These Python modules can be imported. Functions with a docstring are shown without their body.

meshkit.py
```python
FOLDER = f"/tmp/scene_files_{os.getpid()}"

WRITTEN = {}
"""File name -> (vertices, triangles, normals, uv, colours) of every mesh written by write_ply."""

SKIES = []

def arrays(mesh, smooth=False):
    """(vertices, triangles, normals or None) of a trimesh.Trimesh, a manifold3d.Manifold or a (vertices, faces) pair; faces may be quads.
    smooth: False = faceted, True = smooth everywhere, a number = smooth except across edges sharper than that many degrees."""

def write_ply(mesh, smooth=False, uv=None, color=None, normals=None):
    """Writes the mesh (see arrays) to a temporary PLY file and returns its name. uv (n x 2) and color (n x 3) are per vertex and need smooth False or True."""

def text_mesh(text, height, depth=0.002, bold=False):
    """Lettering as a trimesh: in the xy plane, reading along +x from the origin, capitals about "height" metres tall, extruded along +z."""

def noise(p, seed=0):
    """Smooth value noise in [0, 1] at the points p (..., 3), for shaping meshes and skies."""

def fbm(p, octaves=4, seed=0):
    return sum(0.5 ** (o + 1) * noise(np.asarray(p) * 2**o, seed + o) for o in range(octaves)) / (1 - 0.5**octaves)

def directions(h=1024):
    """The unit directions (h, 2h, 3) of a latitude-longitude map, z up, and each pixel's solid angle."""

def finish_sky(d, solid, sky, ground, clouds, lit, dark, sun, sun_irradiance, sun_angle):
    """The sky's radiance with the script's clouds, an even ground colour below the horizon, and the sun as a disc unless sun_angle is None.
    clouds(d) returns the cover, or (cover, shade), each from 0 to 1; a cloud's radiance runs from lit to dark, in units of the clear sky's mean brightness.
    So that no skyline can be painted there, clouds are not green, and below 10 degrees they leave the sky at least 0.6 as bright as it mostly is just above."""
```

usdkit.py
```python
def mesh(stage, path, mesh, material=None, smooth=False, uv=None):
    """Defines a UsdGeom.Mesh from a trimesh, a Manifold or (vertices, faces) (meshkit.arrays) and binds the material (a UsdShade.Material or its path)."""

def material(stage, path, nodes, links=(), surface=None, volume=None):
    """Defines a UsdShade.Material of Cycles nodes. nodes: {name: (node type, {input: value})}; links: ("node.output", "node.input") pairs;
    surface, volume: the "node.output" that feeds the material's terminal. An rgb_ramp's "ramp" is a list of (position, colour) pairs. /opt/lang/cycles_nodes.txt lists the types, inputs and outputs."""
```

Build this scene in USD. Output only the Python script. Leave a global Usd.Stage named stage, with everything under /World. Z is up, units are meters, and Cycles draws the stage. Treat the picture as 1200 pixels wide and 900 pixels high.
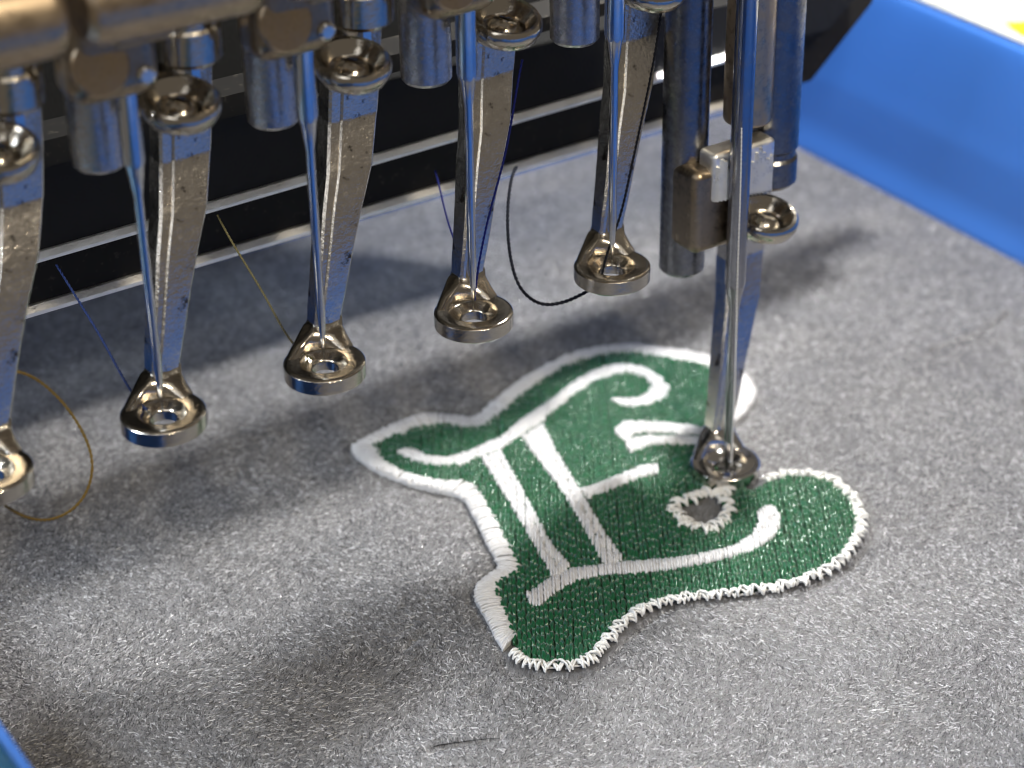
import math
import numpy as np
import trimesh
import manifold3d as m3
import shapely
from shapely.geometry import Polygon, LineString, Point
import usdkit
import meshkit
from pxr import Usd, UsdGeom, UsdLux, UsdShade, Gf, Sdf, Vt

# ------------------------------------------------------------------ camera, lights, exposure
MM = 0.001                                   # everything below is modelled in millimetres
stage = Usd.Stage.CreateInMemory()
UsdGeom.SetStageUpAxis(stage, UsdGeom.Tokens.z)
UsdGeom.SetStageMetersPerUnit(stage, 1.0)
UsdGeom.Xform.Define(stage, '/World')
stage.SetDefaultPrim(stage.GetPrimAtPath('/World'))

FPX, AZ, PITCH, ROLL = 2482.18, 0.9984, 0.5357, -0.0168
CAM = np.array([-40.99, -139.51, 117.88])
FW = np.array([math.cos(AZ) * math.cos(PITCH), math.sin(AZ) * math.cos(PITCH), -math.sin(PITCH)])
R0 = np.array([math.sin(AZ), -math.cos(AZ), 0.0])
U0 = np.cross(R0, FW)
RT = R0 * math.cos(ROLL) + U0 * math.sin(ROLL)
UP = -R0 * math.sin(ROLL) + U0 * math.cos(ROLL)

cam = UsdGeom.Camera.Define(stage, '/World/camera')
cam.CreateHorizontalApertureAttr(36.0)
cam.CreateVerticalApertureAttr(27.0)
cam.CreateFocalLengthAttr(36.0 * FPX / 1200.0)
cam.CreateClippingRangeAttr(Gf.Vec2f(0.01, 10.0))
cam.CreateFocusDistanceAttr(0.186)
cam.CreateFStopAttr(30.0)
cam.CreateExposureAttr(0.3)
B = -FW
cam.AddTransformOp().Set(Gf.Matrix4d(*RT, 0, *UP, 0, *B, 0, *(CAM * MM), 1))


def look_lamp(light, pos, target):
    pos, target = np.array(pos, float) * MM, np.array(target, float) * MM
    z = pos - target
    z /= np.linalg.norm(z)
    x = np.cross([0, 0, 1.0], z)
    x = x / np.linalg.norm(x) if np.linalg.norm(x) > 1e-6 else np.array([1.0, 0, 0])
    y = np.cross(z, x)
    light.AddTransformOp().Set(Gf.Matrix4d(*x, 0, *y, 0, *z, 0, *pos, 1))


def rect(name, pos, target, w, h, intensity, color):
    l = UsdLux.RectLight.Define(stage, '/World/' + name)
    l.CreateWidthAttr(w * MM)
    l.CreateHeightAttr(h * MM)
    l.CreateIntensityAttr(intensity)
    l.CreateColorAttr(Gf.Vec3f(*color))
    look_lamp(l, pos, target)
    return l


def disk(name, pos, target, r, intensity, color):
    l = UsdLux.DiskLight.Define(stage, '/World/' + name)
    l.CreateRadiusAttr(r * MM)
    l.CreateIntensityAttr(intensity)
    l.CreateColorAttr(Gf.Vec3f(*color))
    look_lamp(l, pos, target)
    return l


# the machine's own work lamp, high on the right of the head
rect('work_lamp', (105, 16.5, 95), (66, 0, 0), 7, 6, 1420.0, (1.0, 0.98, 0.95))
# the room: a small lamp at the operator's left, a pale ceiling panel, two warm ceiling lamps, a bluish window
rect('work_lamp_001', (-34, 12, 66), (16, -8, 0), 9, 8, 250.0, (0.90, 0.95, 1.0))
disk('side_lamp', (-95, -95, 150), (25, -8, 0), 48, 2.0, (0.95, 0.97, 1.0))
rect('ceiling_panel', (-40, -520, 700), (40, 0, 0), 700, 500, 0.6, (1.0, 0.97, 0.93))
disk('ceiling_lamp', (-60, -560, 690), (60, 0, 0), 22, 240.0, (1.0, 0.86, 0.64))
disk('ceiling_lamp_001', (90, -610, 690), (60, 0, 0), 34, 240.0, (1.0, 0.86, 0.64))
rect('room_window', (-420, 60, 330), (60, 20, 0), 320, 260, 7.0, (0.72, 0.84, 1.0))

dome_mat = usdkit.material(stage, '/World/Looks_dome', {
    'b': ('background_shader', {'color': (1.0, 0.89, 0.76), 'strength': 0.13})}, surface='b.background')
dome = UsdLux.DomeLight.Define(stage, '/World/room_light')
UsdShade.MaterialBindingAPI.Apply(dome.GetPrim()).Bind(dome_mat)

# ------------------------------------------------------------------ helpers
LOOKS = {}
rng = np.random.default_rng(7)


def ray(u, v):
    return FW + RT * (u - 600) / FPX - UP * (v - 450) / FPX


def onz(u, v, z=0.0):
    d = ray(u, v)
    return CAM + d * (z - CAM[2]) / d[2]


def ony(u, v, y):
    d = ray(u, v)
    return CAM + d * (y - CAM[1]) / d[1]


def ground(pts, z=0.0):
    return np.array([onz(u, v, z)[:2] for u, v in pts])


def tag(prim, label=None, cat=None, group=None, kind=None):
    prim = prim.GetPrim() if hasattr(prim, 'GetPrim') else prim
    for k, v in (('label', label), ('category', cat), ('group', group), ('kind', kind)):
        if v:
            prim.SetCustomDataByKey(k, v)
    return prim


def numbered(path):
    if not stage.GetPrimAtPath(path):
        return path
    k = 1
    while stage.GetPrimAtPath('%s_%03d' % (path, k)):
        k += 1
    return '%s_%03d' % (path, k)


def thing(name, label, cat, loc=(0, 0, 0), group=None):
    x = UsdGeom.Xform.Define(stage, numbered('/World/' + name))
    x.AddTranslateOp().Set(Gf.Vec3d(*(np.array(loc, float) * MM)))
    return tag(x, label, cat, group)


def part(name, mesh, mat, parent=None, smooth=30, kind=None, label=None):
    base = parent.GetPath().pathString if parent is not None else '/World'
    v, f = arr(mesh)
    p = usdkit.mesh(stage, numbered(base + '/' + name), (v * MM, f), mat, smooth=smooth)
    return tag(p, label=label, kind=kind)


def arr(mesh):
    if hasattr(mesh, 'to_mesh'):
        m = mesh.to_mesh()
        return np.array(m.vert_properties[:, :3], float), np.array(m.tri_verts, int)
    if isinstance(mesh, (tuple, list)):
        v, f = np.asarray(mesh[0], float), np.asarray(mesh[1], int)
        if f.shape[1] == 4:
            f = np.vstack([f[:, [0, 1, 2]], f[:, [0, 2, 3]]])
        return v, f
    return np.array(mesh.vertices, float), np.array(mesh.faces, int)


def join(meshes):
    vs, fs, n = [], [], 0
    for m in meshes:
        v, f = arr(m)
        vs.append(v)
        fs.append(f + n)
        n += len(v)
    return np.vstack(vs), np.vstack(fs)


def hull_pts(p):
    return m3.Manifold.hull_points([tuple(map(float, q)) for q in p])


def rbox(x0, x1, y0, y1, z0, z1, r=0.4, seg=10):
    s = m3.Manifold.sphere(r, seg * 2)
    c = [s.translate((x, y, z)) for x in (x0 + r, x1 - r) for y in (y0 + r, y1 - r) for z in (z0 + r, z1 - r)]
    return m3.Manifold.batch_hull(c)


def cross(pts):
    return m3.CrossSection([np.array(pts, float)], m3.FillRule.NonZero)


def lathe(profile, seg=64):
    """closed profile of (r, z) pairs (r >= 0) turned about z"""
    return m3.Manifold.revolve(cross(profile), seg)


def tube(pts, rad, sides=8, closed=False, caps=True):
    pts = np.asarray(pts, float)
    n = len(pts)
    rad = np.broadcast_to(np.asarray(rad, float), (n,))
    t = np.gradient(pts, axis=0)
    t /= np.maximum(np.linalg.norm(t, axis=1, keepdims=True), 1e-9)
    ref = np.array([0, 0, 1.0])
    s = np.cross(t, ref)
    ln = np.linalg.norm(s, axis=1, keepdims=True)
    s = np.where(ln > 0.05, s / np.maximum(ln, 1e-9), np.array([1.0, 0, 0]))
    b = np.cross(s, t)
    a = np.arange(sides) / sides * 2 * np.pi
    v = (pts[:, None] + rad[:, None, None] * (np.cos(a)[None, :, None] * s[:, None] + np.sin(a)[None, :, None] * b[:, None])).reshape(-1, 3)
    i, j = np.meshgrid(np.arange(n - 1), np.arange(sides), indexing='ij')
    k = (j + 1) % sides
    q = np.stack([i * sides + j, i * sides + k, (i + 1) * sides + k, (i + 1) * sides + j], -1).reshape(-1, 4)
    f = np.vstack([q[:, [0, 2, 1]], q[:, [0, 3, 2]]])
    if caps:
        c0, c1 = len(v), len(v) + 1
        v = np.vstack([v, pts[:1], pts[-1:]])
        jj = np.arange(sides)
        kk = (jj + 1) % sides
        f = np.vstack([f, np.stack([np.full(sides, c0), jj, kk], 1), np.stack([np.full(sides, c1), (n - 1) * sides + kk, (n - 1) * sides + jj], 1)])
    return v, f


def spline(pts, n=80):
    from scipy.interpolate import CubicSpline
    pts = np.asarray(pts, float)
    d = np.r_[0, np.cumsum(np.linalg.norm(np.diff(pts, axis=0), axis=1))]
    return CubicSpline(d, pts)(np.linspace(0, d[-1], n))


def resample(pts, step):
    pts = np.asarray(pts, float)
    d = np.r_[0, np.cumsum(np.linalg.norm(np.diff(pts, axis=0), axis=1))]
    n = max(2, int(d[-1] / step) + 1)
    s = np.linspace(0, d[-1], n)
    return np.stack([np.interp(s, d, pts[:, k]) for k in range(pts.shape[1])], 1)


# ------------------------------------------------------------------ materials
def M(name, nodes, links=(), surface='p.BSDF'):
    if name not in LOOKS:
        LOOKS[name] = usdkit.material(stage, '/World/Looks/' + name, nodes, links, surface=surface)
    return LOOKS[name]


def metal(name, color, rough, bump=0.0, bscale=1500, spots=0.0, spot_color=(0.12, 0.1, 0.08)):
    return M(name, {
        'tc': ('texture_coordinate', {}),
        'n1': ('noise_texture', {'scale': bscale, 'detail': 4.0, 'roughness': 0.6}),
        'n2': ('noise_texture', {'scale': 700.0, 'detail': 5.0, 'roughness': 0.65}),
        'r2': ('rgb_ramp', {'ramp': [(0.0, spot_color), (0.33, spot_color), (0.40, color), (1.0, color)] if spots else [(0, color), (1, color)]}),
        'rr': ('map_range', {'from_min': 0.3, 'from_max': 0.7, 'to_min': rough * 0.7, 'to_max': rough * 1.5}),
        'b': ('bump', {'strength': bump, 'distance': 0.00012}),
        'p': ('principled_bsdf', {'metallic': 1.0, 'base_color': color, 'roughness': rough})},
        [('tc.object', 'n1.vector'), ('tc.object', 'n2.vector'), ('n2.fac', 'r2.fac'), ('r2.color', 'p.base_color'),
         ('n2.fac', 'rr.value'), ('rr.result', 'p.roughness'), ('n1.fac', 'b.height'), ('b.normal', 'p.normal')])


CHROME = metal('chrome', (0.62, 0.60, 0.57), 0.10, 0.06)
AGED = metal('aged_chrome', (0.50, 0.455, 0.385), 0.12, 0.22, 2400)
CAST = metal('pitted_chrome', (0.62, 0.58, 0.52), 0.16, 0.5, 3000, spots=1)
BARREL = metal('scratched_steel', (0.50, 0.48, 0.46), 0.22, 0.5, 2200)
BRASS = metal('warm_brushed_steel', (0.46, 0.36, 0.25), 0.33, 0.05)
BRONZE = metal('dark_bronze', (0.30, 0.24, 0.17), 0.30, 0.1)
DARK = metal('dark_steel', (0.20, 0.20, 0.205), 0.24, 0.3, 2200)
NEEDLE_DARK = metal('dark_needle_steel', (0.34, 0.34, 0.36), 0.16, 0.02)
NEEDLE = metal('needle_steel', (0.60, 0.60, 0.60), 0.14, 0.02)
BRIGHT = metal('polished_steel', (0.95, 0.95, 0.93), 0.38, 0.3, 2500)
LIP = metal('bare_aluminium', (0.93, 0.93, 0.93), 0.5, 0.6, 3000)


def plain(name, color, rough, bump=0.0, scale=1500.0, **kw):
    return M(name, {
        'tc': ('texture_coordinate', {}),
        'n': ('noise_texture', {'scale': scale, 'detail': 4.0}),
        'r': ('map_range', {'from_min': 0.3, 'from_max': 0.7, 'to_min': rough * 0.8, 'to_max': rough * 1.25}),
        'b': ('bump', {'strength': bump, 'distance': 0.0001}),
        'p': ('principled_bsdf', {'base_color': color, 'roughness': rough, **kw})},
        [('tc.object', 'n.vector'), ('n.fac', 'r.value'), ('r.result', 'p.roughness'), ('n.fac', 'b.height'), ('b.normal', 'p.normal')])


BLACK = plain('black_paint', (0.008, 0.008, 0.008), 0.42, 0.3, 3000, specular_ior_level=0.25)
DUSTY = M('dusty_black', {
    'g': ('geometry', {}),
    'n': ('noise_texture', {'scale': 900.0, 'detail': 6.0, 'roughness': 0.7}),
    'r': ('rgb_ramp', {'ramp': [(0, (0.01, 0.01, 0.01)), (0.58, (0.012, 0.011, 0.010)), (0.70, (0.045, 0.04, 0.032)), (1, (0.10, 0.09, 0.07))]}),
    'p': ('principled_bsdf', {'roughness': 0.6, 'specular_ior_level': 0.2})},
    [('g.position', 'n.vector'), ('n.fac', 'r.fac'), ('r.color', 'p.base_color')])
BLUE = plain('blue_plastic', (0.028, 0.112, 0.38), 0.45, 0.05, 3000)
WHITE = plain('white_plastic', (0.50, 0.495, 0.46), 0.5)
TEAL = plain('dark_teal_plastic', (0.002, 0.035, 0.075), 0.22, specular_ior_level=0.3)
GREYP = plain('grey_print', (0.42, 0.50, 0.48), 0.5)
YELLOW = plain('yellow_print', (0.80, 0.58, 0.02), 0.5)


def thread(name, c0, c1, rough=0.42, sheen=0.25):
    return M(name, {
        'g': ('geometry', {}),
        'n': ('noise_texture', {'scale': 5200.0, 'detail': 2.0}),
        'mx': ('mix_color', {'a': c0, 'b': c1}),
        'b': ('bump', {'strength': 0.55, 'distance': 0.00006}),
        'p': ('principled_bsdf', {'roughness': rough, 'sheen_weight': sheen, 'sheen_roughness': 0.4, 'specular_ior_level': 0.6})},
        [('g.position', 'n.vector'), ('g.random_per_island', 'mx.fac'), ('mx.result', 'p.base_color'), ('n.fac', 'b.height'), ('b.normal', 'p.normal')])


GREEN = thread('green_thread', (0.004, 0.066, 0.024), (0.013, 0.170, 0.062), 0.22)
WHITE_T = thread('white_thread', (0.50, 0.50, 0.51), (0.76, 0.76, 0.76), 0.36)
CREAM_T = thread('pale_thread', (0.60, 0.60, 0.58), (0.80, 0.79, 0.77), 0.34)
GREEN_BASE = plain('green_underlay', (0.006, 0.05, 0.018), 0.8)
WHITE_BASE = plain('white_underlay', (0.5, 0.5, 0.5), 0.8)

FABRIC = M('grey_felt', {
    'g': ('geometry', {}),
    'big': ('noise_texture', {'scale': 60.0, 'detail': 3.0}),
    'mid': ('noise_texture', {'scale': 520.0, 'detail': 4.0, 'roughness': 0.6}),
    'map': ('mapping', {'mapping_type': 'texture', 'rotation': (0, 0, 0.7), 'scale': (2.6, 1, 1)}),
    'fib': ('noise_texture', {'scale': 3600.0, 'detail': 4.0, 'roughness': 0.7, 'distortion': 0.8}),
    'rb': ('rgb_ramp', {'ramp': [(0.25, (0.75, 0.75, 0.75)), (0.75, (1.15, 1.15, 1.15))]}),
    'rm': ('rgb_ramp', {'ramp': [(0.3, (0.062, 0.062, 0.067)), (0.7, (0.145, 0.146, 0.155))]}),
    'rf': ('rgb_ramp', {'ramp': [(0.30, (0.45, 0.45, 0.45)), (0.52, (0.95, 0.95, 0.95)), (0.72, (2.2, 2.2, 2.2))]}),
    'm1': ('mix_color', {'blend_type': 'multiply', 'fac': 1.0, 'use_clamp': False}),
    'm2': ('mix_color', {'blend_type': 'multiply', 'fac': 1.0, 'use_clamp': False}),
    'b': ('bump', {'strength': 1.0, 'distance': 0.00035}),
    'p': ('principled_bsdf', {'roughness': 0.42, 'specular_ior_level': 0.8, 'sheen_weight': 0.15})},
    [('g.position', 'big.vector'), ('g.position', 'mid.vector'), ('g.position', 'map.vector'), ('map.vector', 'fib.vector'),
     ('big.fac', 'rb.fac'), ('mid.fac', 'rm.fac'), ('fib.fac', 'rf.fac'),
     ('rb.color', 'm1.a'), ('rm.color', 'm1.b'), ('m1.result', 'm2.a'), ('rf.color', 'm2.b'), ('m2.result', 'p.base_color'),
     ('fib.fac', 'b.height'), ('b.normal', 'p.normal')])
FIBRE = [M('felt_fibre_' + nm, {'p': ('principled_bsdf', {'base_color': c, 'roughness': 0.2, 'specular_ior_level': 1.0})})
         for nm, c in (('dark', (0.035, 0.035, 0.038)), ('grey', (0.105, 0.105, 0.11)), ('pale', (0.20, 0.202, 0.21)), ('bright', (0.43, 0.435, 0.45)))]

# ------------------------------------------------------------------ the grey fabric in the frame
X0, X1, Y0, Y1 = -9.5, 133.0, -68.0, 72.6
GROOVES = [([(1008, 598), (1040, 610), (1066, 611)], 0.45), ([(600, 786), (578, 800), (555, 812)], 0.4), ([(505, 876), (545, 868), (588, 862)], 0.35),
           ([(1090, 412), (1145, 395), (1180, 370)], 0.35), ([(960, 562), (1000, 556), (1030, 560)], 0.3), ([(470, 760), (500, 740), (520, 742)], 0.2)]
GROOVES = [(LineString(ground(p)), d) for p, d in GROOVES]

OUTER = [(411, 526), (437, 512), (462, 500), (482, 491), (505, 487), (530, 489), (550, 493), (561, 489), (575, 476), (595, 460), (615, 445), (635, 434), (655, 424), (677, 415),
         (705, 409), (742, 406), (785, 411), (830, 419), (855, 428), (872, 440), (883, 452), (886, 463), (882, 475), (872, 488), (860, 497), (847, 512), (845, 535), (860, 556), (885, 566),
         (905, 557), (930, 553), (950, 554), (975, 561), (995, 575), (1008, 590), (1017, 608), (1018, 625), (1011, 642), (999, 660), (981, 675), (957, 685), (930, 694),
         (900, 700), (870, 704), (837, 706), (805, 708), (778, 715), (755, 727), (737, 742), (720, 762), (707, 777), (692, 788), (670, 792), (642, 791), (615, 790), (598, 786),
         (590, 765), (582, 752), (570, 727), (557, 705), (555, 695), (565, 682), (585, 670), (582, 660), (574, 645), (561, 618), (552, 600), (544, 587), (532, 580), (510, 576), (482, 570),
         (455, 560), (430, 547), (416, 536)]
INNER = [(440, 525), (467, 514), (492, 506), (520, 502), (550, 507), (565, 505), (585, 492), (607, 472), (632, 454), (657, 437), (682, 427), (712, 420), (742, 418), (785, 425),
         (825, 433), (850, 443), (862, 455), (862, 468), (850, 485), (830, 505), (826, 535), (845, 568), (880, 582), (912, 567), (937, 564), (962, 567), (982, 577), (995, 592), (1001, 613), (996, 633), (981, 654),
         (955, 671), (925, 681), (890, 689), (850, 694), (805, 699), (767, 705), (742, 712), (725, 725), (705, 745), (690, 762), (678, 775), (655, 778), (630, 777), (613, 768),
         (605, 750), (595, 722), (585, 702), (584, 688), (597, 680), (612, 672), (608, 662), (592, 630), (577, 602), (565, 581), (554, 568), (540, 566), (517, 566), (495, 563), (470, 555), (450, 542)]
HOLE = [(796, 598), (815, 592), (832, 584), (841, 588), (846, 604), (838, 615), (824, 621), (812, 617), (804, 606)]
outer_p = Polygon(ground(OUTER)).buffer(0)
inner_p = Polygon(ground(INNER)).buffer(0)
hole_p = Polygon(ground(HOLE)).buffer(0)


def fabric_height(x, y):
    p = np.stack([x / 26.0, y / 26.0, np.zeros_like(x)], -1)
    h = (meshkit.fbm(p, 3, 5) - 0.5) * 1.1
    q = np.stack([x / 5.0, y / 5.0, np.zeros_like(x)], -1)
    h += (meshkit.fbm(q, 3, 9) - 0.5) * 0.28
    q = np.stack([x / 1.1, y / 1.1, np.zeros_like(x)], -1)
    h += (meshkit.fbm(q, 2, 3) - 0.5) * 0.10
    pts = shapely.points(x.ravel(), y.ravel())
    for line, d in GROOVES:
        s = shapely.distance(pts, line).reshape(x.shape)
        near = np.exp(-(s / 0.35) ** 2)
        h -= d * near
        h += 0.5 * d * np.exp(-((s - 1.1) / 0.7) ** 2)
    s = shapely.distance(pts, outer_p).reshape(x.shape)
    q = np.stack([x / 2.2, y / 2.2, np.zeros_like(x)], -1)
    pucker = (meshkit.noise(q, 31) - 0.5) * 0.55 * np.exp(-s / 2.6) * (s > 0)
    flat = np.clip((s - 0.2) / 7.0, 0, 1)
    h = h * (0.12 + 0.88 * flat)
    h += pucker
    h -= 0.26 * np.exp(-((s - 0.25) / 0.5) ** 2) * (s > 0)
    edge = np.minimum.reduce([x - X0, X1 - x, y - Y0, Y1 - y])
    return h * np.clip(edge / 6.0, 0, 1)


nx, ny = 420, 414
gx, gy = np.meshgrid(np.linspace(X0, X1, nx), np.linspace(Y0, Y1, ny), indexing='ij')
gz = fabric_height(gx, gy)
ii, jj = np.meshgrid(np.arange(nx - 1), np.arange(ny - 1), indexing='ij')
quads = np.stack([ii * ny + jj, (ii + 1) * ny + jj, (ii + 1) * ny + jj + 1, ii * ny + jj + 1], -1).reshape(-1, 4)
fabric = thing('fabric', 'grey felted fabric stretched flat in the blue frame', 'fabric')
tag(fabric, kind='structure')
part('cloth', (np.stack([gx, gy, gz], -1).reshape(-1, 3), quads), FABRIC, fabric, smooth=True)

# short loose fibres lying on the cloth, shorter and denser near the camera
from scipy.interpolate import RegularGridInterpolator
hgt = RegularGridInterpolator((np.linspace(X0, X1, nx), np.linspace(Y0, Y1, ny)), gz, bounds_error=False, fill_value=0)
NF = 280000
fx = rng.uniform(X0 + 1, X1 - 1, NF * 2)
fy = rng.uniform(Y0 + 1, Y1 - 1, NF * 2)
d = np.stack([fx, fy, np.zeros_like(fx)], 1) - CAM
zc = d @ FW
pu, pv = 600 + FPX * (d @ RT) / zc, 450 - FPX * (d @ UP) / zc
keep = (pu > -60) & (pu < 1260) & (pv > -40) & (pv < 960)
fx, fy = fx[keep], fy[keep]
ins = shapely.contains(outer_p, shapely.points(fx, fy))
fx, fy = fx[~ins], fy[~ins]
n = len(fx)
field = meshkit.noise(np.stack([fx / 9.0, fy / 9.0, np.zeros(n)], -1), 77) * 3.0 - 0.6
ang = np.where(rng.random(n) < 0.6, field + rng.normal(0, 0.45, n), rng.uniform(0, np.pi, n))
L = rng.gamma(3.0, 0.075, n) + 0.14
bend = rng.normal(0, 0.22, n)
t = np.array([-0.5, -0.17, 0.17, 0.5])
a = ang[:, None] + bend[:, None] * t[None]
px = fx[:, None] + L[:, None] * t * np.cos(a)
py = fy[:, None] + L[:, None] * t * np.sin(a)
lift = np.abs(rng.normal(0, 0.014, n))
pz = hgt(np.stack([px, py], -1)) + 0.005 + lift[:, None] * (1 - 2.6 * t ** 2) + rng.normal(0, 0.009, (n, 4))
pts = np.stack([px, py, pz], -1).reshape(-1, 3) * MM
pts = pts.reshape(n, 4, 3)
wid = rng.uniform(0.045, 0.09, n)
pick = rng.random(n)
for look, nm, lo, hi in ((FIBRE[0], 'dark_fibres', 0.0, 0.3), (FIBRE[1], 'grey_fibres', 0.3, 0.58), (FIBRE[2], 'pale_fibres', 0.58, 0.88), (FIBRE[3], 'bright_fibres', 0.88, 1.0)):
    sel = (pick >= lo) & (pick < hi)
    k = int(sel.sum())
    q = pts[sel].copy()
    if nm == 'bright_fibres':
        q[..., 2] += 0.012 * MM
    cur = UsdGeom.BasisCurves.Define(stage, fabric.GetPath().pathString + '/' + nm)
    cur.CreateTypeAttr('linear')
    cur.CreatePointsAttr(Vt.Vec3fArray.FromNumpy(q.reshape(-1, 3).astype(np.float32)))
    cur.CreateCurveVertexCountsAttr(Vt.IntArray.FromNumpy(np.full(k, 4, np.int32)))
    cur.CreateWidthsAttr(Vt.FloatArray.FromNumpy(np.repeat(wid[sel], 4).astype(np.float32) * MM))
    cur.SetWidthsInterpolation('vertex')
    UsdShade.MaterialBindingAPI.Apply(cur.GetPrim()).Bind(look)
    tag(cur, kind='stuff')

# ------------------------------------------------------------------ the blue clamping frame
HT = 25.0
frame = thing('embroidery_frame', 'bright blue plastic clamping frame standing round the grey fabric', 'frame', (62, 2, 0))


def frame_side(kind):
    """profile across the wall: 0 = inner foot, outward positive; swept along the side"""
    prof = [(-0.9, -3.0), (-0.9, 0.3), (-0.7, 1.0), (-0.3, 2.2), (-0.05, 3.6), (0.0, 5.0), (0.0, 10.0), (0.06, 11.2), (0.22, 12.6), (0.32, 14.0), (0.5, 17.0), (0.7, 22.0), (0.78, 24.2), (1.0, 24.8), (1.5, HT), (19.0, HT), (20.0, 24.2), (20.0, -3.0)]
    return np.array(prof)


def sweep_side(p0, p1, inward):
    """straight side from p0 to p1 (xy) whose outward direction is -inward"""
    prof = frame_side(0)
    cs = cross(prof)
    p0, p1 = np.array(p0, float), np.array(p1, float)
    ln = np.linalg.norm(p1 - p0)
    e = m3.Manifold.extrude(cs, ln)                       # x = out, y = z up, z = along
    al = (p1 - p0) / ln
    out = -np.array(inward, float)
    mat = np.array([[out[0], 0, al[0], p0[0]], [out[1], 0, al[1], p0[1]], [0, 1, 0, 0]])
    if np.linalg.det(mat[:, :3]) < 0:
        mat = np.array([[out[0], 0, -al[0], p1[0]], [out[1], 0, -al[1], p1[1]], [0, 1, 0, 0]])
    return e.transform(mat)


FX0, FX1, FY0, FY1 = -8.6, 132.9, -67.5, 73.2
org = np.array([62, 2, 0.0])
sides = [sweep_side((FX1, FY0 - 20.0), (FX1, FY1 + 20.0), (-1, 0)), sweep_side((FX0, FY0 - 20.0), (FX0, FY1 + 20.0), (1, 0)),
         sweep_side((FX0, FY1), (FX1, FY1), (0, -1)), sweep_side((FX0, FY0), (FX1, FY0), (0, 1))]
body = sides[0] + sides[1] + sides[2] + sides[3]
part('frame_body', body.translate(tuple(-org)), BLUE, frame, 25)
top = rbox(FX1 + 1.9, FX1 + 18.6, FY0 - 18, FY1 + 18, HT + 0.004, HT + 0.9, 0.4, 6)
lab = part('top_plate', top.translate(tuple(-org)), WHITE, frame, 25)
part('top_plate', rbox(FX0 - 18.6, FX0 - 2.0, FY0 - 18, FY1 + 18, HT + 0.004, HT + 0.7, 0.3, 6).translate(tuple(-org)), TEAL, frame, 25, label='dark teal top plate')
cen = onz(1130, -4, HT + 0.9)
disc = lathe([(0, 0), (3.6, 0), (3.6, 0.02), (2.7, 0.03), (2.7, 0.02), (0, 0.02)], 40)
part('round_mark', disc.translate((cen[0] - 62, cen[1] - 2, HT + 0.904)), GREYP, frame, 25)
tri = [onz(1176, 27, HT + 0.9), onz(1230, 24, HT + 0.9), onz(1226, 62, HT + 0.9)]
trip = m3.Manifold.extrude(cross([q[:2] for q in tri]), 0.03)
part('yellow_mark', trip.translate((-62, -2, HT + 0.904)), YELLOW, frame, False)

# ------------------------------------------------------------------ the machine head behind the feet
head = thing('machine_head', 'black painted machine head with two bare metal lips behind the row of feet', 'machine', (21.3, 26, 26.9))


def xz_plate(poly, y0, y1):
    e = m3.Manifold.extrude(cross(poly), y1 - y0)     # x, z -> x, y ; extruded along third
    return e.transform(np.array([[1, 0, 0, 0], [0, 0, -1, y1], [0, 1, 0, 0]]))


hoff = (-20, -22, -29)
end_x = 104.0
lower = xz_plate([(-70, 28.02), (end_x, 28.92), (end_x + 8, 36.0), (end_x + 10.5, 40.5), (80, 42), (-70, 44)], 21.5, 24.0)
part('lower_plate', lower.translate(hoff), DUSTY, head, 25)
upper = xz_plate([(-70, 34.52), (end_x - 1, 36.32), (end_x + 4.5, 40.6), (82, 42.5), (-70, 46.5)], 18.0, 21.48)
part('upper_plate', upper.translate(hoff), BLACK, head, 25)


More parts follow.
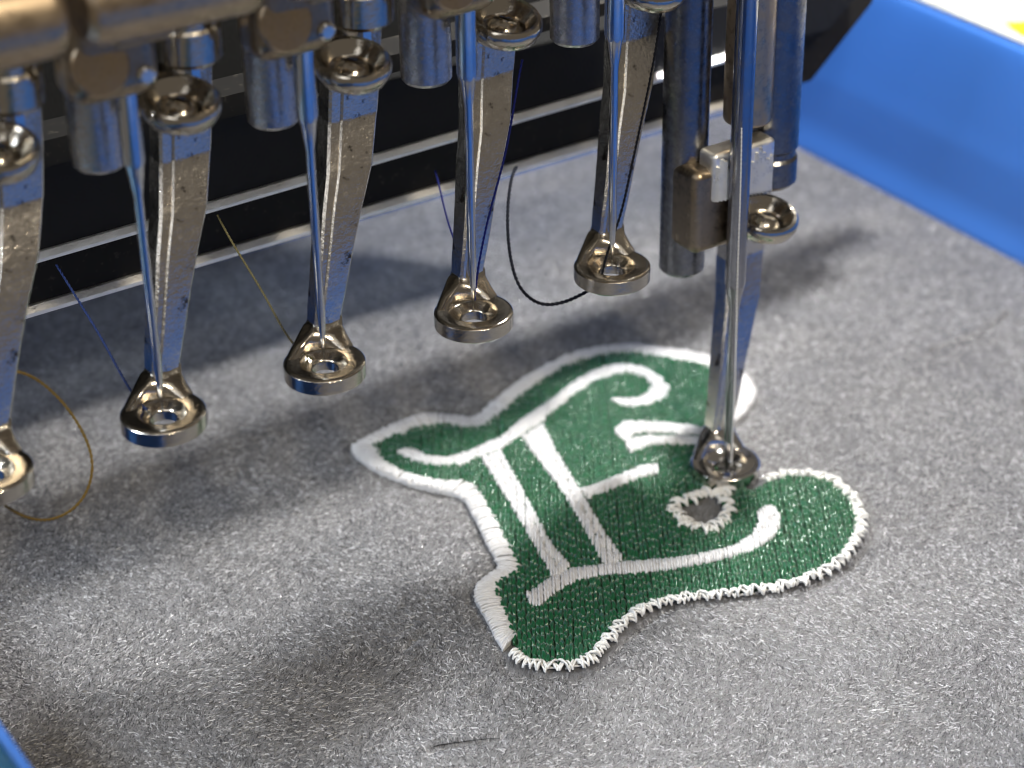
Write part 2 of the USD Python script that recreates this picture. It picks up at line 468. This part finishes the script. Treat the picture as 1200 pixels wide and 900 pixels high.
def lip(x0, z0, x1, z1, y, h, dep):
    c = [(-dep, 0), (-dep, h * 0.45), (-dep * 0.4, h), (0, h), (0, 0)]
    p = []
    for x, z in ((x0, z0), (x1, z1)):
        p += [(x, y + a, z + b) for a, b in c]
    return hull_pts(p)


part('metal_lip', lip(-70, 28.0, end_x - 3, 28.9, 21.5, 0.8, 0.9).translate(hoff), LIP, head, 25)
part('metal_lip', lip(-70, 34.5, end_x - 9, 36.25, 18.0, 0.7, 0.9).translate(hoff), LIP, head, 25)
part('casing', rbox(-160, 96, 112, 170, 40.0, 260, 2.0).translate(hoff), BLACK, head, 25)
part('back_cover', rbox(-80, 84, 36, 39, 28.5, 58, 0.5).translate(hoff), BLACK, head, 25)
strip = xz_plate([(-70, 44.4), (84, 46.4), (84, 47.4), (-70, 48.4)], 14.0, 17.98)
part('guide_rail', strip.translate(hoff), DUSTY, head, 25)

# ------------------------------------------------------------------ presser feet
P = 15.0
ZR = 28.2           # top of a raised foot ring


def foot_ring():
    prof = [(1.1, -1.55), (3.3, -1.55), (3.5, -1.37), (3.5, -0.16), (3.38, -0.03), (3.18, 0.02), (2.85, -0.01), (2.2, -0.06), (1.95, -0.13), (1.7, -0.3), (1.4, -0.48), (1.16, -0.66), (1.1, -0.8)]
    return lathe(prof, 96)


def loft(sections):
    """closed loft through equal-length rings"""
    n = len(sections[0])
    v = np.vstack(sections)
    f = []
    for i in range(len(sections) - 1):
        for j in range(n):
            k = (j + 1) % n
            f += [(i * n + j, i * n + k, (i + 1) * n + k), (i * n + j, (i + 1) * n + k, (i + 1) * n + j)]
    for j in range(1, n - 1):
        f += [(0, j + 1, j), ((len(sections) - 1) * n, (len(sections) - 1) * n + j, (len(sections) - 1) * n + j + 1)]
    return v, np.array(f)


# centre line of the leg: (z above ring top, x, y of front face, width, depth)
LEG = [(0.9, 1.95, 2.85, 2.45, 1.6), (1.5, 2.02, 2.95, 2.5, 1.75), (2.4, 2.2, 3.0, 2.65, 1.9), (4.2, 2.78, 3.27, 2.85, 2.0), (7.5, 3.87, 4.0, 3.28, 2.1), (10.7, 5.1, 4.93, 3.87, 2.2),
       (13.7, 6.5, 6.0, 4.4, 2.2), (17.4, 7.85, 7.6, 4.7, 2.2), (17.7, 7.95, 7.65, 4.72, 2.2), (22, 8.5, 7.8, 4.9, 2.2), (25.5, 8.8, 7.9, 5.0, 2.2)]


def leg_mesh():
    secs = []
    zz = np.unique(np.r_[np.linspace(LEG[0][0], LEG[-1][0], 26), 17.4, 17.7])
    A = np.array(LEG)
    cols = [np.interp(zz, A[:, 0], A[:, k]) for k in range(1, 5)]
    for z, x, y, w, dp in zip(zz, *cols):
        c = 0.22
        h = w / 2
        g = -h + 0.24 * w                     # a shallow groove down the left of the front face
        ring = [(-h, c), (-h + c, 0.02), (g - 0.16, 0.0), (g, 0.14), (g + 0.16, 0.0), (0, -0.01), (h - c, 0.02), (h, c), (h, dp - c), (h - c, dp), (-h + c, dp), (-h, dp - c)]
        secs.append(np.array([(x + a, y + b, z) for a, b in ring]))
    v, f = loft(secs)
    return v, f


def neck_mesh():
    a = np.linspace(math.radians(12), math.radians(152), 28)
    ring = np.stack([3.40 * np.cos(a), 3.40 * np.sin(a), np.full(28, -0.7)], 1)
    box = [(x, y, z) for z, dy in ((0.9, 0.0), (1.5, 0.1)) for x, y in ((0.75, 2.9 + dy), (3.2, 2.9 + dy), (3.2, 4.6 + dy), (0.75, 4.6 + dy))]
    low = hull_pts(np.vstack([ring, ring + [0, 0, 0.5], ring * [0.66, 0.66, 1] + [0, 0, 0.5], box]))
    hole = lathe([(0, -2), (2.1, -2), (2.12, -0.3), (2.3, 0.1), (2.4, 3.2), (0, 3.2)], 64)
    up = hull_pts([(x, y, z) for x0, x1, y0, y1, z in ((0.72, 3.22, 2.85, 4.7, 0.3), (0.85, 3.5, 2.97, 4.85, 2.2)) for x in (x0, x1) for y in (y0, y1)])
    m = ((low - hole) + up).refine_to_length(0.3)
    v, f = arr(m)
    t = trimesh.Trimesh(v, f, process=True)
    trimesh.smoothing.filter_laplacian(t, lamb=0.5, iterations=9)
    return t


def tilt(m, deg):
    return m.rotate((deg, 0, 0))


def collar_mesh():
    prof = [(0.0, -1.25), (2.4, -1.25), (2.95, -0.85), (3.25, -0.1), (3.2, 0.5), (2.95, 0.8), (2.65, 0.75), (2.35, 0.3), (2.05, -0.3), (1.6, -0.7), (0.0, -0.8)]
    return tilt(lathe(prof, 72), 14)


def dome_mesh():
    prof = [(0, -1.0), (1.45, -1.0), (1.4, -0.2), (1.15, 0.1), (0.7, 0.32), (0.0, 0.4)]
    d = lathe(prof, 48)
    slot = m3.Manifold.cube((0.4, 2.0, 0.5), True).rotate((0, 0, 35)).translate((0, 0, 0.4))
    return tilt(d - slot, 14)


def build_foot(label, loc, group, tall=False):
    f = thing('presser_foot', label, 'presser foot', loc, group)
    top = 40.0 if not tall else 52.5
    r = part('foot_ring', foot_ring(), CHROME if tall else AGED, f, 35)
    part('neck', neck_mesh(), CHROME if tall else AGED, f, True)
    part('leg', leg_mesh(), CAST, f, 28)
    cx, cy, cz = 5.1, 1.8, 25.0
    part('collar', collar_mesh().translate((cx, cy, cz)), AGED, f, 40)
    part('screw', dome_mesh().translate((cx, cy, cz)), AGED, f, 30)
    # bracket from the collar back to the upright post and the top of the leg
    stub = hull_pts([(x, y, z) for x0, x1, y, z0, z1 in ((cx - 1.0, cx + 1.9, cy + 2.9, cz - 0.6, cz + 0.9), (5.8, 9.0, 6.0, cz - 1.6, cz + 2.4)) for x in (x0, x1) for z in (z0, z1)])
    back = hull_pts([(x, y, z) for x in (6.3, 8.8) for y, z in ((5.4, 22.6), (5.4, 27.6), (8.2, 21.2), (8.2, 27.6))])
    part('bracket', stub + back, CHROME, f, 25)
    col = lathe([(0, 2.2), (2.3, 2.2), (2.65, 2.6), (2.65, 5.0), (2.4, 5.3), (2.4, 5.9), (2.65, 6.2), (2.65, top - 24.6), (0, top - 24.6)], 48)
    part('post', col.translate((7.7, 4.6, cz)), DARK if tall else AGED, f, 30)
    bar = lathe([(0, 20.0), (1.9, 20.0), (2.2, 20.35), (2.2, top), (0, top)], 56)
    part('barrel', bar.translate((-0.4 - (1.6 if tall else 0), 5.6, 0)), DARK if tall else BARREL, f, 30)
    return f


def copy(root, label, loc, turn=0.0):
    was = root.GetCustomData()
    r = thing(root.GetName(), label, was['category'], loc, was.get('group'))
    UsdGeom.Xformable(r).AddRotateZOp().Set(turn)
    r.GetReferences().AddInternalReference(root.GetPath())
    r.SetInstanceable(True)
    return r


FG = 'raised presser feet hanging in a row'
foot = build_foot('raised chrome presser foot cut off by the left picture edge', (0, 0, ZR), FG)
FEET = ['raised chrome presser foot with dark blue thread ending behind its ring', 'raised chrome presser foot with olive thread ending behind its ring',
        'raised chrome presser foot between the navy thread and the black thread loop', 'raised chrome presser foot where the black thread loop ends']
for i, lb in enumerate(FEET, 1):
    copy(foot, lb, (P * i, 0, ZR + (0.1, -0.12, 0.05, 0.14)[i - 1]), (1.5, -1.8, 2.2, -1.2)[i - 1])
build_foot('lowered shiny presser foot pressing on the green patch', (P * 5 - 0.6, 0, 1.75), None, tall=True)

# ------------------------------------------------------------------ needle clamps with their needles


def needle_mesh(z_tip, z_step, z_top, r1=0.88, r2=0.37):
    prof = [(0, z_tip), (0.06, z_tip), (r2 * 0.7, z_tip + 2.2), (r2, z_tip + 4.5), (r2 * 1.05, z_step - 3), (r1 * 0.82, z_step - 0.6), (r1, z_step), (r1, z_top), (0, z_top)]
    return lathe(prof, 32)


def build_clamp(label, loc, group):
    c = thing('needle_clamp', label, 'needle clamp', loc, group)
    blk = rbox(-5.0, 2.2, -2.6, 2.2, 56.4 - ZR, 65.5 - ZR, 1.7, 12)
    part('clamp_block', blk, BRONZE, c, 30)
    s = lathe([(0, 0), (2.25, 0), (2.25, 0.3), (2.1, 0.45), (0.9, 0.48), (0, 0.48)], 48).rotate((76, 0, 0)).translate((-2.7, -2.35, 59.7 - ZR))
    part('clamp_screw', s, BRASS, c, 30)
    s2 = lathe([(0, 0), (0.75, 0), (0.75, 0.2), (0.5, 0.35), (0, 0.35)], 24).rotate((90, 0, 0)).translate((0.75, -2.58, 58.3 - ZR))
    part('set_screw', s2, CHROME, c, 30)
    part('needle', needle_mesh(0.2, 22.4, 29.0), NEEDLE, c, 30)
    bar = lathe([(0, 0), (2.6, 0), (3.1, 0.5), (3.3, 1.4), (3.3, 12.2), (3.0, 12.9), (2.4, 13.3), (0, 13.3)], 56).rotate((0, 90, 0)).translate((-5.9, -8.0, 67.0 - ZR))
    part('thumb_bar', bar, BRASS, c, 30)
    arm = rbox(-3.2, 1.6, -7.4, -1.0, 62.5 - ZR, 68.5 - ZR, 0.6, 6)
    part('clamp_arm', arm, BRONZE, c, 30)
    return c


CG = 'needle clamps in a row above the presser feet'
cl = build_clamp('bronze needle clamp and needle of the cut off leftmost presser foot', (0, 0, ZR), CG)
CLAMPS = ['bronze needle clamp with long brass bar above the dark blue thread', 'bronze needle clamp with round screw above the olive thread',
          'needle clamp and needle in front of the navy thread', 'needle and clamp beside the black thread loop']
for i, lb in enumerate(CLAMPS, 1):
    copy(cl, lb, (P * i, 0, ZR), (-1.5, 1.2, 2.0, -2.0)[i - 1])

act = thing('needle_bar', 'dark steel needle bar with its clamp, driving down into the green patch', 'needle bar', (P * 5 - 0.4, 0, 0))
part('needle', needle_mesh(0.3, 22.0, 54.0, 1.0, 0.45), NEEDLE_DARK, act, 30)
blk = rbox(-4.2, 0.9, 1.2, 5.6, 25.4, 34.0, 0.9, 8)
part('clamp_block', blk, BRONZE, act, 30)
teeth = [hull_pts([(x - 0.22, 0.9, z0), (x + 0.22, 0.9, z0), (x, 0.5, z0), (x - 0.22, 0.9, z1), (x + 0.22, 0.9, z1), (x, 0.5, z1)]) for x, z0, z1 in [(-2.0 + 0.46 * k, 30.9 - 0.05 * k, 34.4 + 0.7 * math.sin(k * 1.3)) for k in range(15)]]
knob = rbox(-2.4, 5.0, 0.85, 3.4, 30.6, 35.6, 0.5, 8)
kk = knob
for tth in teeth:
    kk = kk + tth
part('ribbed_clamp', kk, BRIGHT, act, 25)
rod = lathe([(0, 37.0), (2.2, 37.0), (2.3, 37.3), (2.3, 54), (0, 54)], 48)
part('bar', rod.translate((3.4, 3.4, 0)), BRASS, act, 30)

# ------------------------------------------------------------------ embroidered patch
patch = thing('embroidered_patch', 'green and white embroidered letter patch under the lowered presser foot', 'patch', (66, 6, 0))
poff = np.array([66, 6, 0.0])
DIR = np.array([FW[0], FW[1]]) / np.hypot(FW[0], FW[1])           # lie of the fill stitches
PER = np.array([-DIR[1], DIR[0]])


def stitch(p0, p1, z0, h, r, sides=8, n=6, dip=0.6, twist=0.85):
    """one stitch: an arched, tapering length of two-ply twisted thread"""
    p0, p1 = np.asarray(p0, float), np.asarray(p1, float)
    ln = float(np.linalg.norm(p1 - p0))
    n = int(np.clip(ln / 0.11, 7, 26))
    t = np.linspace(0, 1, n)
    e = np.clip(np.sin(np.pi * t), 0, 1) ** 0.5
    pts = np.zeros((n, 3))
    pts[:, :2] = p0 + (p1 - p0) * t[:, None]
    pts[:, 2] = z0 + h * e - r * dip * (1 - e)
    rad = r * (0.66 + 0.34 * e)
    v, f = tube(pts, rad, sides)
    ph = TW.uniform(0, 6.28)
    th = np.arange(sides) / sides * 2 * np.pi
    k = 1 + 0.17 * np.cos(2 * th[None, :] - 2 * np.pi * ln * t[:, None] / twist + ph)
    body = v[:n * sides].reshape(n, sides, 3)
    v[:n * sides] = (pts[:, None] + (body - pts[:, None]) * k[..., None]).reshape(-1, 3)
    return v, f


TW = np.random.default_rng(99)


def slab(poly, z0, z1):
    ms = []
    for g in getattr(poly, 'geoms', [poly]):
        ms.append(trimesh.creation.extrude_polygon(g, z1 - z0, engine='earcut').apply_translation((0, 0, z0)))
    return join(ms)


def lines_in(poly, pitch, direc, per, seed):
    """parallel lines across the polygon: list of (p0, p1)"""
    r = np.random.default_rng(seed)
    c = np.array(poly.centroid.coords[0])
    minx, miny, maxx, maxy = poly.bounds
    R = math.hypot(maxx - minx, maxy - miny)
    k = -R
    out = []
    while k < R:
        o = c + per * (k + r.normal(0, pitch * 0.08))
        g = LineString([o - direc * R, o + direc * R]).intersection(poly)
        for s in getattr(g, 'geoms', [g]):
            if s.geom_type == 'LineString' and s.length > 0.15:
                q = np.array(s.coords)
                out.append((q[0], q[-1]))
        k += pitch
    return out


def fill(poly, pitch, length, z0, h, r, seed, jit=0.05):
    rr = np.random.default_rng(seed)
    ms = []
    for row, (a, b) in enumerate(lines_in(poly, pitch, DIR, PER, seed)):
        ln = np.linalg.norm(b - a)
        u = (b - a) / ln
        s = -length * (((row * 0.37) % 1.0) + rr.normal(0, 0.15)) - 0.3
        while s < ln:
            e = s + length * max(0.4, 1 + rr.normal(0, 0.22))
            s0, e0 = max(s, 0), min(e, ln)
            if e0 - s0 > 0.12:
                wob = PER * rr.normal(0, jit)
                w2 = PER * rr.normal(0, jit)
                ms.append(stitch(a + u * s0 + wob, a + u * (e0 + 0.06) + w2, z0 + rr.normal(0, 0.02), h, r * (1 + rr.normal(0, 0.07)), 8, 5))
            s = e
    return ms


fill_area = inner_p.buffer(0.35).difference(hole_p.buffer(0.35))
part('green_underlay', arr(trimesh.Trimesh(*slab(fill_area, -0.2, 0.16)).apply_translation(-poff)), GREEN_BASE, patch, False)
gm = join(fill(fill_area, 0.42, 1.25, 0.24, 0.22, 0.225, 11))
part('green_fill', (gm[0] - poff, gm[1]), GREEN, patch, True, kind='stuff')

# white letter strokes
TOP = [(464, 530), (470, 525), (487, 525), (500, 532), (520, 535), (545, 529), (570, 517), (585, 512), (607, 492), (625, 480), (650, 463), (668, 448), (690, 435), (712, 427), (735, 425), (757, 430), (775, 441),
       (785, 453), (785, 463), (775, 468), (760, 475), (745, 477), (725, 475), (713, 468), (727, 465), (745, 466), (757, 460), (761, 450), (754, 441), (737, 436), (720, 438), (700, 446), (677, 460), (662, 472), (650, 482), (637, 494),
       (620, 505), (587, 527), (562, 536), (540, 545), (512, 546), (490, 542), (475, 536)]
STEM1 = [(562, 535), (587, 526), (607, 560), (630, 603), (647, 635), (672, 664), (650, 680), (642, 670), (632, 652), (617, 625), (602, 600), (582, 568)]
STEM2 = [(609, 511), (637, 494), (655, 530), (677, 567), (690, 588), (710, 622), (733, 655), (712, 668), (705, 660), (692, 635), (675, 605), (660, 580), (630, 540)]
ARM = [(678, 574), (700, 565), (725, 555), (750, 545), (768, 542), (775, 547), (773, 554), (750, 560), (725, 570), (700, 580), (688, 586)]
FOOT = [(615, 696), (627, 687), (645, 675), (670, 665), (705, 661), (737, 657), (780, 654), (805, 651), (832, 646), (862, 637), (880, 625), (887, 612), (885, 600), (894, 592), (907, 591), (916, 605), (914, 622), (905, 632), (885, 645),
        (855, 654), (820, 662), (775, 669), (737, 672), (705, 674), (680, 680), (655, 692), (637, 707), (630, 712), (620, 707)]
FORK1 = [(717, 505), (730, 492), (750, 493), (775, 494), (800, 496), (822, 500), (838, 503), (840, 513), (822, 510), (790, 508), (760, 507), (744, 508), (738, 520), (727, 514)]
FORK2 = [(738, 512), (762, 510), (790, 510), (822, 512), (840, 515), (838, 525), (822, 522), (790, 520), (762, 522), (750, 527), (737, 531), (730, 519)]


def zofs(poly, z):
    return Polygon(ground(poly, z)).buffer(0)


def stroke(name, pix, seed, perp_path=None, lift=0.0):
    poly = zofs(pix, 0.6).buffer(-0.17)
    rr = np.random.default_rng(seed)
    ms = []
    dirs = DIR if perp_path is None else perp_path
    per = np.array([-dirs[1], dirs[0]])
    for a, b in lines_in(poly, 0.275, dirs, per, seed):
        ln = np.linalg.norm(b - a)
        k = max(1, int(math.ceil(ln / 3.2)))
        cuts = np.r_[0, np.sort(np.clip((np.arange(1, k) + rr.uniform(-0.35, 0.35, k - 1)) / k, 0.05, 0.95)), 1]
        for c0, c1 in zip(cuts[:-1], cuts[1:]):
            e = (b - a) / ln
            j0, j1 = rr.normal(0, 0.06, 2)
            ms.append(stitch(a + (b - a) * c0 - e * (0.08 + j0), a + (b - a) * c1 + e * (0.08 + j1), 0.50 + lift + rr.normal(0, 0.03), 0.26, 0.165 * (1 + rr.normal(0, 0.08)), 7, 7))
    v, f = join(ms)
    part(name, (v - poff, f), WHITE_T, patch, True)


stroke('top_stroke', TOP, 21)
stroke('stem_stroke', STEM1, 22, lift=0.03)
stroke('stem_stroke', STEM2, 23, lift=0.03)
stroke('arm_stroke', ARM, 24, lift=0.05)
stroke('foot_stroke', FOOT, 25, lift=0.06)
stroke('fork_stroke', FORK1, 26, lift=0.04)
stroke('fork_stroke', FORK2, 27, lift=0.04)

# satin border: threads laid square across the edge, from the bottom left corner round by the tip to the top right
og = np.array(outer_p.exterior.coords)
ig = LineString(np.array(inner_p.exterior.coords))


def cut_path(pix_a, pix_b, line_pts, through):
    """stretch of the closed outline between two points that passes near 'through'"""
    ring = line_pts[:-1]
    ia = np.argmin(np.linalg.norm(ring - onz(*pix_a)[:2], axis=1))
    ib = np.argmin(np.linalg.norm(ring - onz(*pix_b)[:2], axis=1))
    nn = len(ring)
    fw = [(ia + k) % nn for k in range((ib - ia) % nn + 1)]
    bw = [(ia - k) % nn for k in range((ia - ib) % nn + 1)]
    th = onz(*through)[:2]
    best = min((fw, bw), key=lambda q: np.linalg.norm(ring[q] - th, axis=1).min())
    return ring[best]


def smooth_path(p, step=0.1, sig=4):
    from scipy.ndimage import gaussian_filter1d
    q = resample(p, step)
    return np.stack([gaussian_filter1d(q[:, k], sig, mode='nearest') for k in range(2)], 1)


sat_o = smooth_path(cut_path((590, 765), (860, 497), og, (411, 526)), 0.1, 3)
sat_i = smooth_path(cut_path((605, 750), (850, 485), np.array(inner_p.exterior.coords), (440, 525)), 0.1, 3)


def match(o, i, step):
    """pairs of points that march along both edges together"""
    li = LineString(i)
    so = resample(o, step)
    s = np.array([li.project(Point(q)) for q in so])
    s = np.maximum.accumulate(s)
    from scipy.ndimage import gaussian_filter1d
    s = gaussian_filter1d(s, 5, mode='nearest')
    return so, np.array([li.interpolate(x).coords[0] for x in s])


def border(o, i, step, seed, r, z, h, over=0.1):
    rr = np.random.default_rng(seed)
    a, b = match(o, i, step)
    ms = []
    for k in range(len(a)):
        p, q = a[k], b[k]
        ln = np.linalg.norm(q - p)
        if ln < 0.2:
            continue
        e = (q - p) / ln
        tn = np.array([-e[1], e[0]])
        p = p - e * (over + rr.normal(0, 0.07)) + tn * rr.normal(0, 0.04)
        q = q + e * (over + rr.normal(0, 0.07)) + tn * rr.normal(0, 0.04)
        ms.append(stitch(p, q, z + rr.normal(0, 0.05), h, r * (1 + rr.normal(0, 0.08)), 7, 8))
    return ms


band = Polygon(np.vstack([sat_o, sat_i[::-1]])).buffer(0)
part('border_underlay', arr(trimesh.Trimesh(*slab(band, -0.2, 0.3)).apply_translation(-poff)), WHITE_BASE, patch, False)
bm = join(border(sat_o, sat_i, 0.28, 31, 0.165, 0.34, 0.24, 0.02))
part('satin_border', (bm[0] - poff, bm[1]), WHITE_T, patch, True)


# unfinished edge: an open zigzag of doubled thread
def zigzag(path, half, step, seed, r=0.14, z=0.30, layers=3):
    rr = np.random.default_rng(seed)
    p = smooth_path(path, 0.1, 4)
    tn = np.gradient(p, axis=0)
    tn /= np.linalg.norm(tn, axis=1, keepdims=True)
    nm = np.stack([-tn[:, 1], tn[:, 0]], 1)
    d = np.r_[0, np.cumsum(np.linalg.norm(np.diff(p, axis=0), axis=1))]
    ms = []

    def at(s, off):
        s = np.clip(s, 0, d[-1])
        return np.array([np.interp(s, d, p[:, 0]) + off * np.interp(s, d, nm[:, 0]), np.interp(s, d, p[:, 1]) + off * np.interp(s, d, nm[:, 1])])
    for layer, (ph, zz) in enumerate(((0.0, 0.0), (0.45, 0.12), (0.8, 0.2))[:layers]):
        s = ph * step
        sd = 1 if layer != 1 else -1
        st = step * (1.0, 0.86, 1.35)[layer]
        prev = at(s, sd * half)
        while s < d[-1] - st * 0.3:
            s2 = s + st * (0.72 + rr.normal(0, 0.16))
            sd = -sd
            b = at(s2, sd * half * (1 + rr.normal(0, 0.2)) + rr.normal(0, 0.06))
            ms.append(stitch(prev, b, z + zz + rr.normal(0, 0.05), 0.2 + abs(rr.normal(0, 0.12)), r * (1 + rr.normal(0, 0.1)), 8, 9))
            prev = b + rr.normal(0, 0.07, 2)
            s = s2
    # running stitches along the middle underneath
    s = 0.0
    while s < d[-1]:
        ms.append(stitch(at(s, rr.normal(0, 0.12)), at(s + 1.5, rr.normal(0, 0.12)), z - 0.14, 0.08, r * 0.85, 7, 7))
        s += 1.9
    return ms


mid_o = cut_path((592, 768), (885, 566), og, (950, 554))
mo = smooth_path(mid_o, 0.1, 3)
mi = smooth_path(cut_path((608, 757), (880, 582), np.array(inner_p.exterior.coords), (962, 567)), 0.1, 3)
a_, b_ = match(mo, mi, 0.3)
zm = join(zigzag((a_ * 0.5 + b_ * 0.5), 0.52, 0.8, 41, 0.13))
part('zigzag_border', (zm[0] - poff, zm[1]), CREAM_T, patch, True)
hole_path = np.array(hole_p.buffer(0.75).exterior.coords)
hm = join(zigzag(np.vstack([hole_path, hole_path[:3]]), 0.68, 0.95, 43, 0.15, 0.32, 3) + zigzag(ground([(846, 586), (856, 574), (866, 566), (880, 566)]), 0.75, 0.9, 44, 0.15, 0.32, 3))
part('zigzag_loop', (hm[0] - poff, hm[1]), CREAM_T, patch, True)

# ------------------------------------------------------------------ loose threads


def loose(name, label, pts, r, col, twist=True):
    base = np.array(pts[-1], float)
    p = spline(pts, 140)
    rr = np.random.default_rng(len(label))
    mat = M('thread_%02d_%02d_%02d' % tuple(int(c * 99) for c in col), {
        'p': ('principled_bsdf', {'base_color': col, 'roughness': 0.85, 'specular_ior_level': 0.12})})
    t = np.linspace(0, 1, len(p))
    ln = np.sum(np.linalg.norm(np.diff(p, axis=0), axis=1))
    r = r * 0.8
    ms = []
    for k in (0, np.pi):
        q = resample(p, ln / 420)
        s = np.linspace(0, ln, len(q)) / 0.9 * 2 * np.pi + k
        tn = np.gradient(q, axis=0)
        tn /= np.linalg.norm(tn, axis=1, keepdims=True)
        a = np.cross(tn, [0.3, 0.5, 0.8])
        a /= np.linalg.norm(a, axis=1, keepdims=True)
        b = np.cross(tn, a)
        ms.append(tube(q + r * 0.5 * (np.cos(s)[:, None] * a + np.sin(s)[:, None] * b), r * 0.62, 6))
    v, f = join(ms)
    x = thing(name, label, 'thread', base)
    part('strand', (v - base, f), mat, x, True)


def ramp_y(pix, ys):
    return [ony(u, v, y) for (u, v), y in zip(pix, ys)]


loose('loose_thread', 'golden brown thread curling in a loop at the left picture edge', ramp_y([(-14, 440), (22, 436), (62, 460), (96, 505), (108, 545), (96, 585), (62, 608), (28, 605), (2, 590)], [6, 5.5, 5, 4, 3, 1.5, .4, -.4, -1.2]), 0.15, (0.15, 0.10, 0.025))
loose('loose_thread', 'dark blue thread slanting down to the ring of the second foot', ramp_y([(66, 310), (95, 357), (122, 402), (155, 460), (172, 480)], [19.5, 15, 10, 4, 1]), 0.13, (0.006, 0.013, 0.05))
loose('loose_thread', 'olive thread slanting down to the ring of the third foot', ramp_y([(255, 252), (280, 297), (312, 350), (345, 404), (366, 420)], [19.5, 15, 10, 4, 1]), 0.12, (0.06, 0.05, 0.02))
loose('loose_thread', 'short navy thread behind the fourth foot', ramp_y([(510, 200), (518, 232), (527, 266), (540, 300)], [19.5, 14, 9, 5]), 0.12, (0.003, 0.005, 0.06))
loose('loose_thread', 'black thread hanging in a wide loop between two feet', ramp_y([(605, 196), (597, 225), (595, 265), (600, 310), (612, 340), (635, 356), (660, 354), (685, 343), (705, 330)], [14, 11, 9, 7, 5, 4, 3, 2, 1]), 0.2, (0.008, 0.009, 0.014))
loose('loose_thread', 'black thread running down the right edge of a raised leg', ramp_y([(775, 10), (768, 60), (752, 140), (738, 205), (726, 255), (714, 290), (705, 325)], [3.5, 3.2, 2.6, 2.0, 1.4, 0.6, 0]), 0.15, (0.008, 0.009, 0.014))
loose('loose_thread', 'dark blue thread lying down the front of the fourth leg', ramp_y([(612, 70), (603, 120), (592, 180), (575, 245), (562, 305), (556, 352)], [3.4, 3.0, 2.4, 1.7, 0.9, 0]), 0.13, (0.008, 0.012, 0.10))
loose('loose_thread', 'thin white sewing thread running down the lowered needle into the patch', ramp_y([(869, 150), (867, 240), (864, 330), (862, 420), (859, 500), (857, 546)], [-1.3, -1.3, -1.2, -1.1, -0.7, -0.2]), 0.085, (0.72, 0.72, 0.70))


def stray(label, pix):
    p = spline([(*onz(u, v)[:2], 0) for u, v in pix], 60)
    p[:, 2] = hgt(p[:, :2]) + 0.07
    x = thing('stray_hair', label, 'hair', p[0])
    part('strand', (lambda m: (m[0] - p[0], m[1]))(tube(p, np.linspace(0.045, 0.02, 60), 6)), LOOKS['thread_00_00_01'], x, True)


stray('fine dark stray hair on the fabric near the blue wall at right', [(1090, 412), (1125, 405), (1155, 388), (1182, 366)])
stray('fine dark stray hair on the fabric in front of the patch', [(508, 872), (540, 866), (586, 861)])
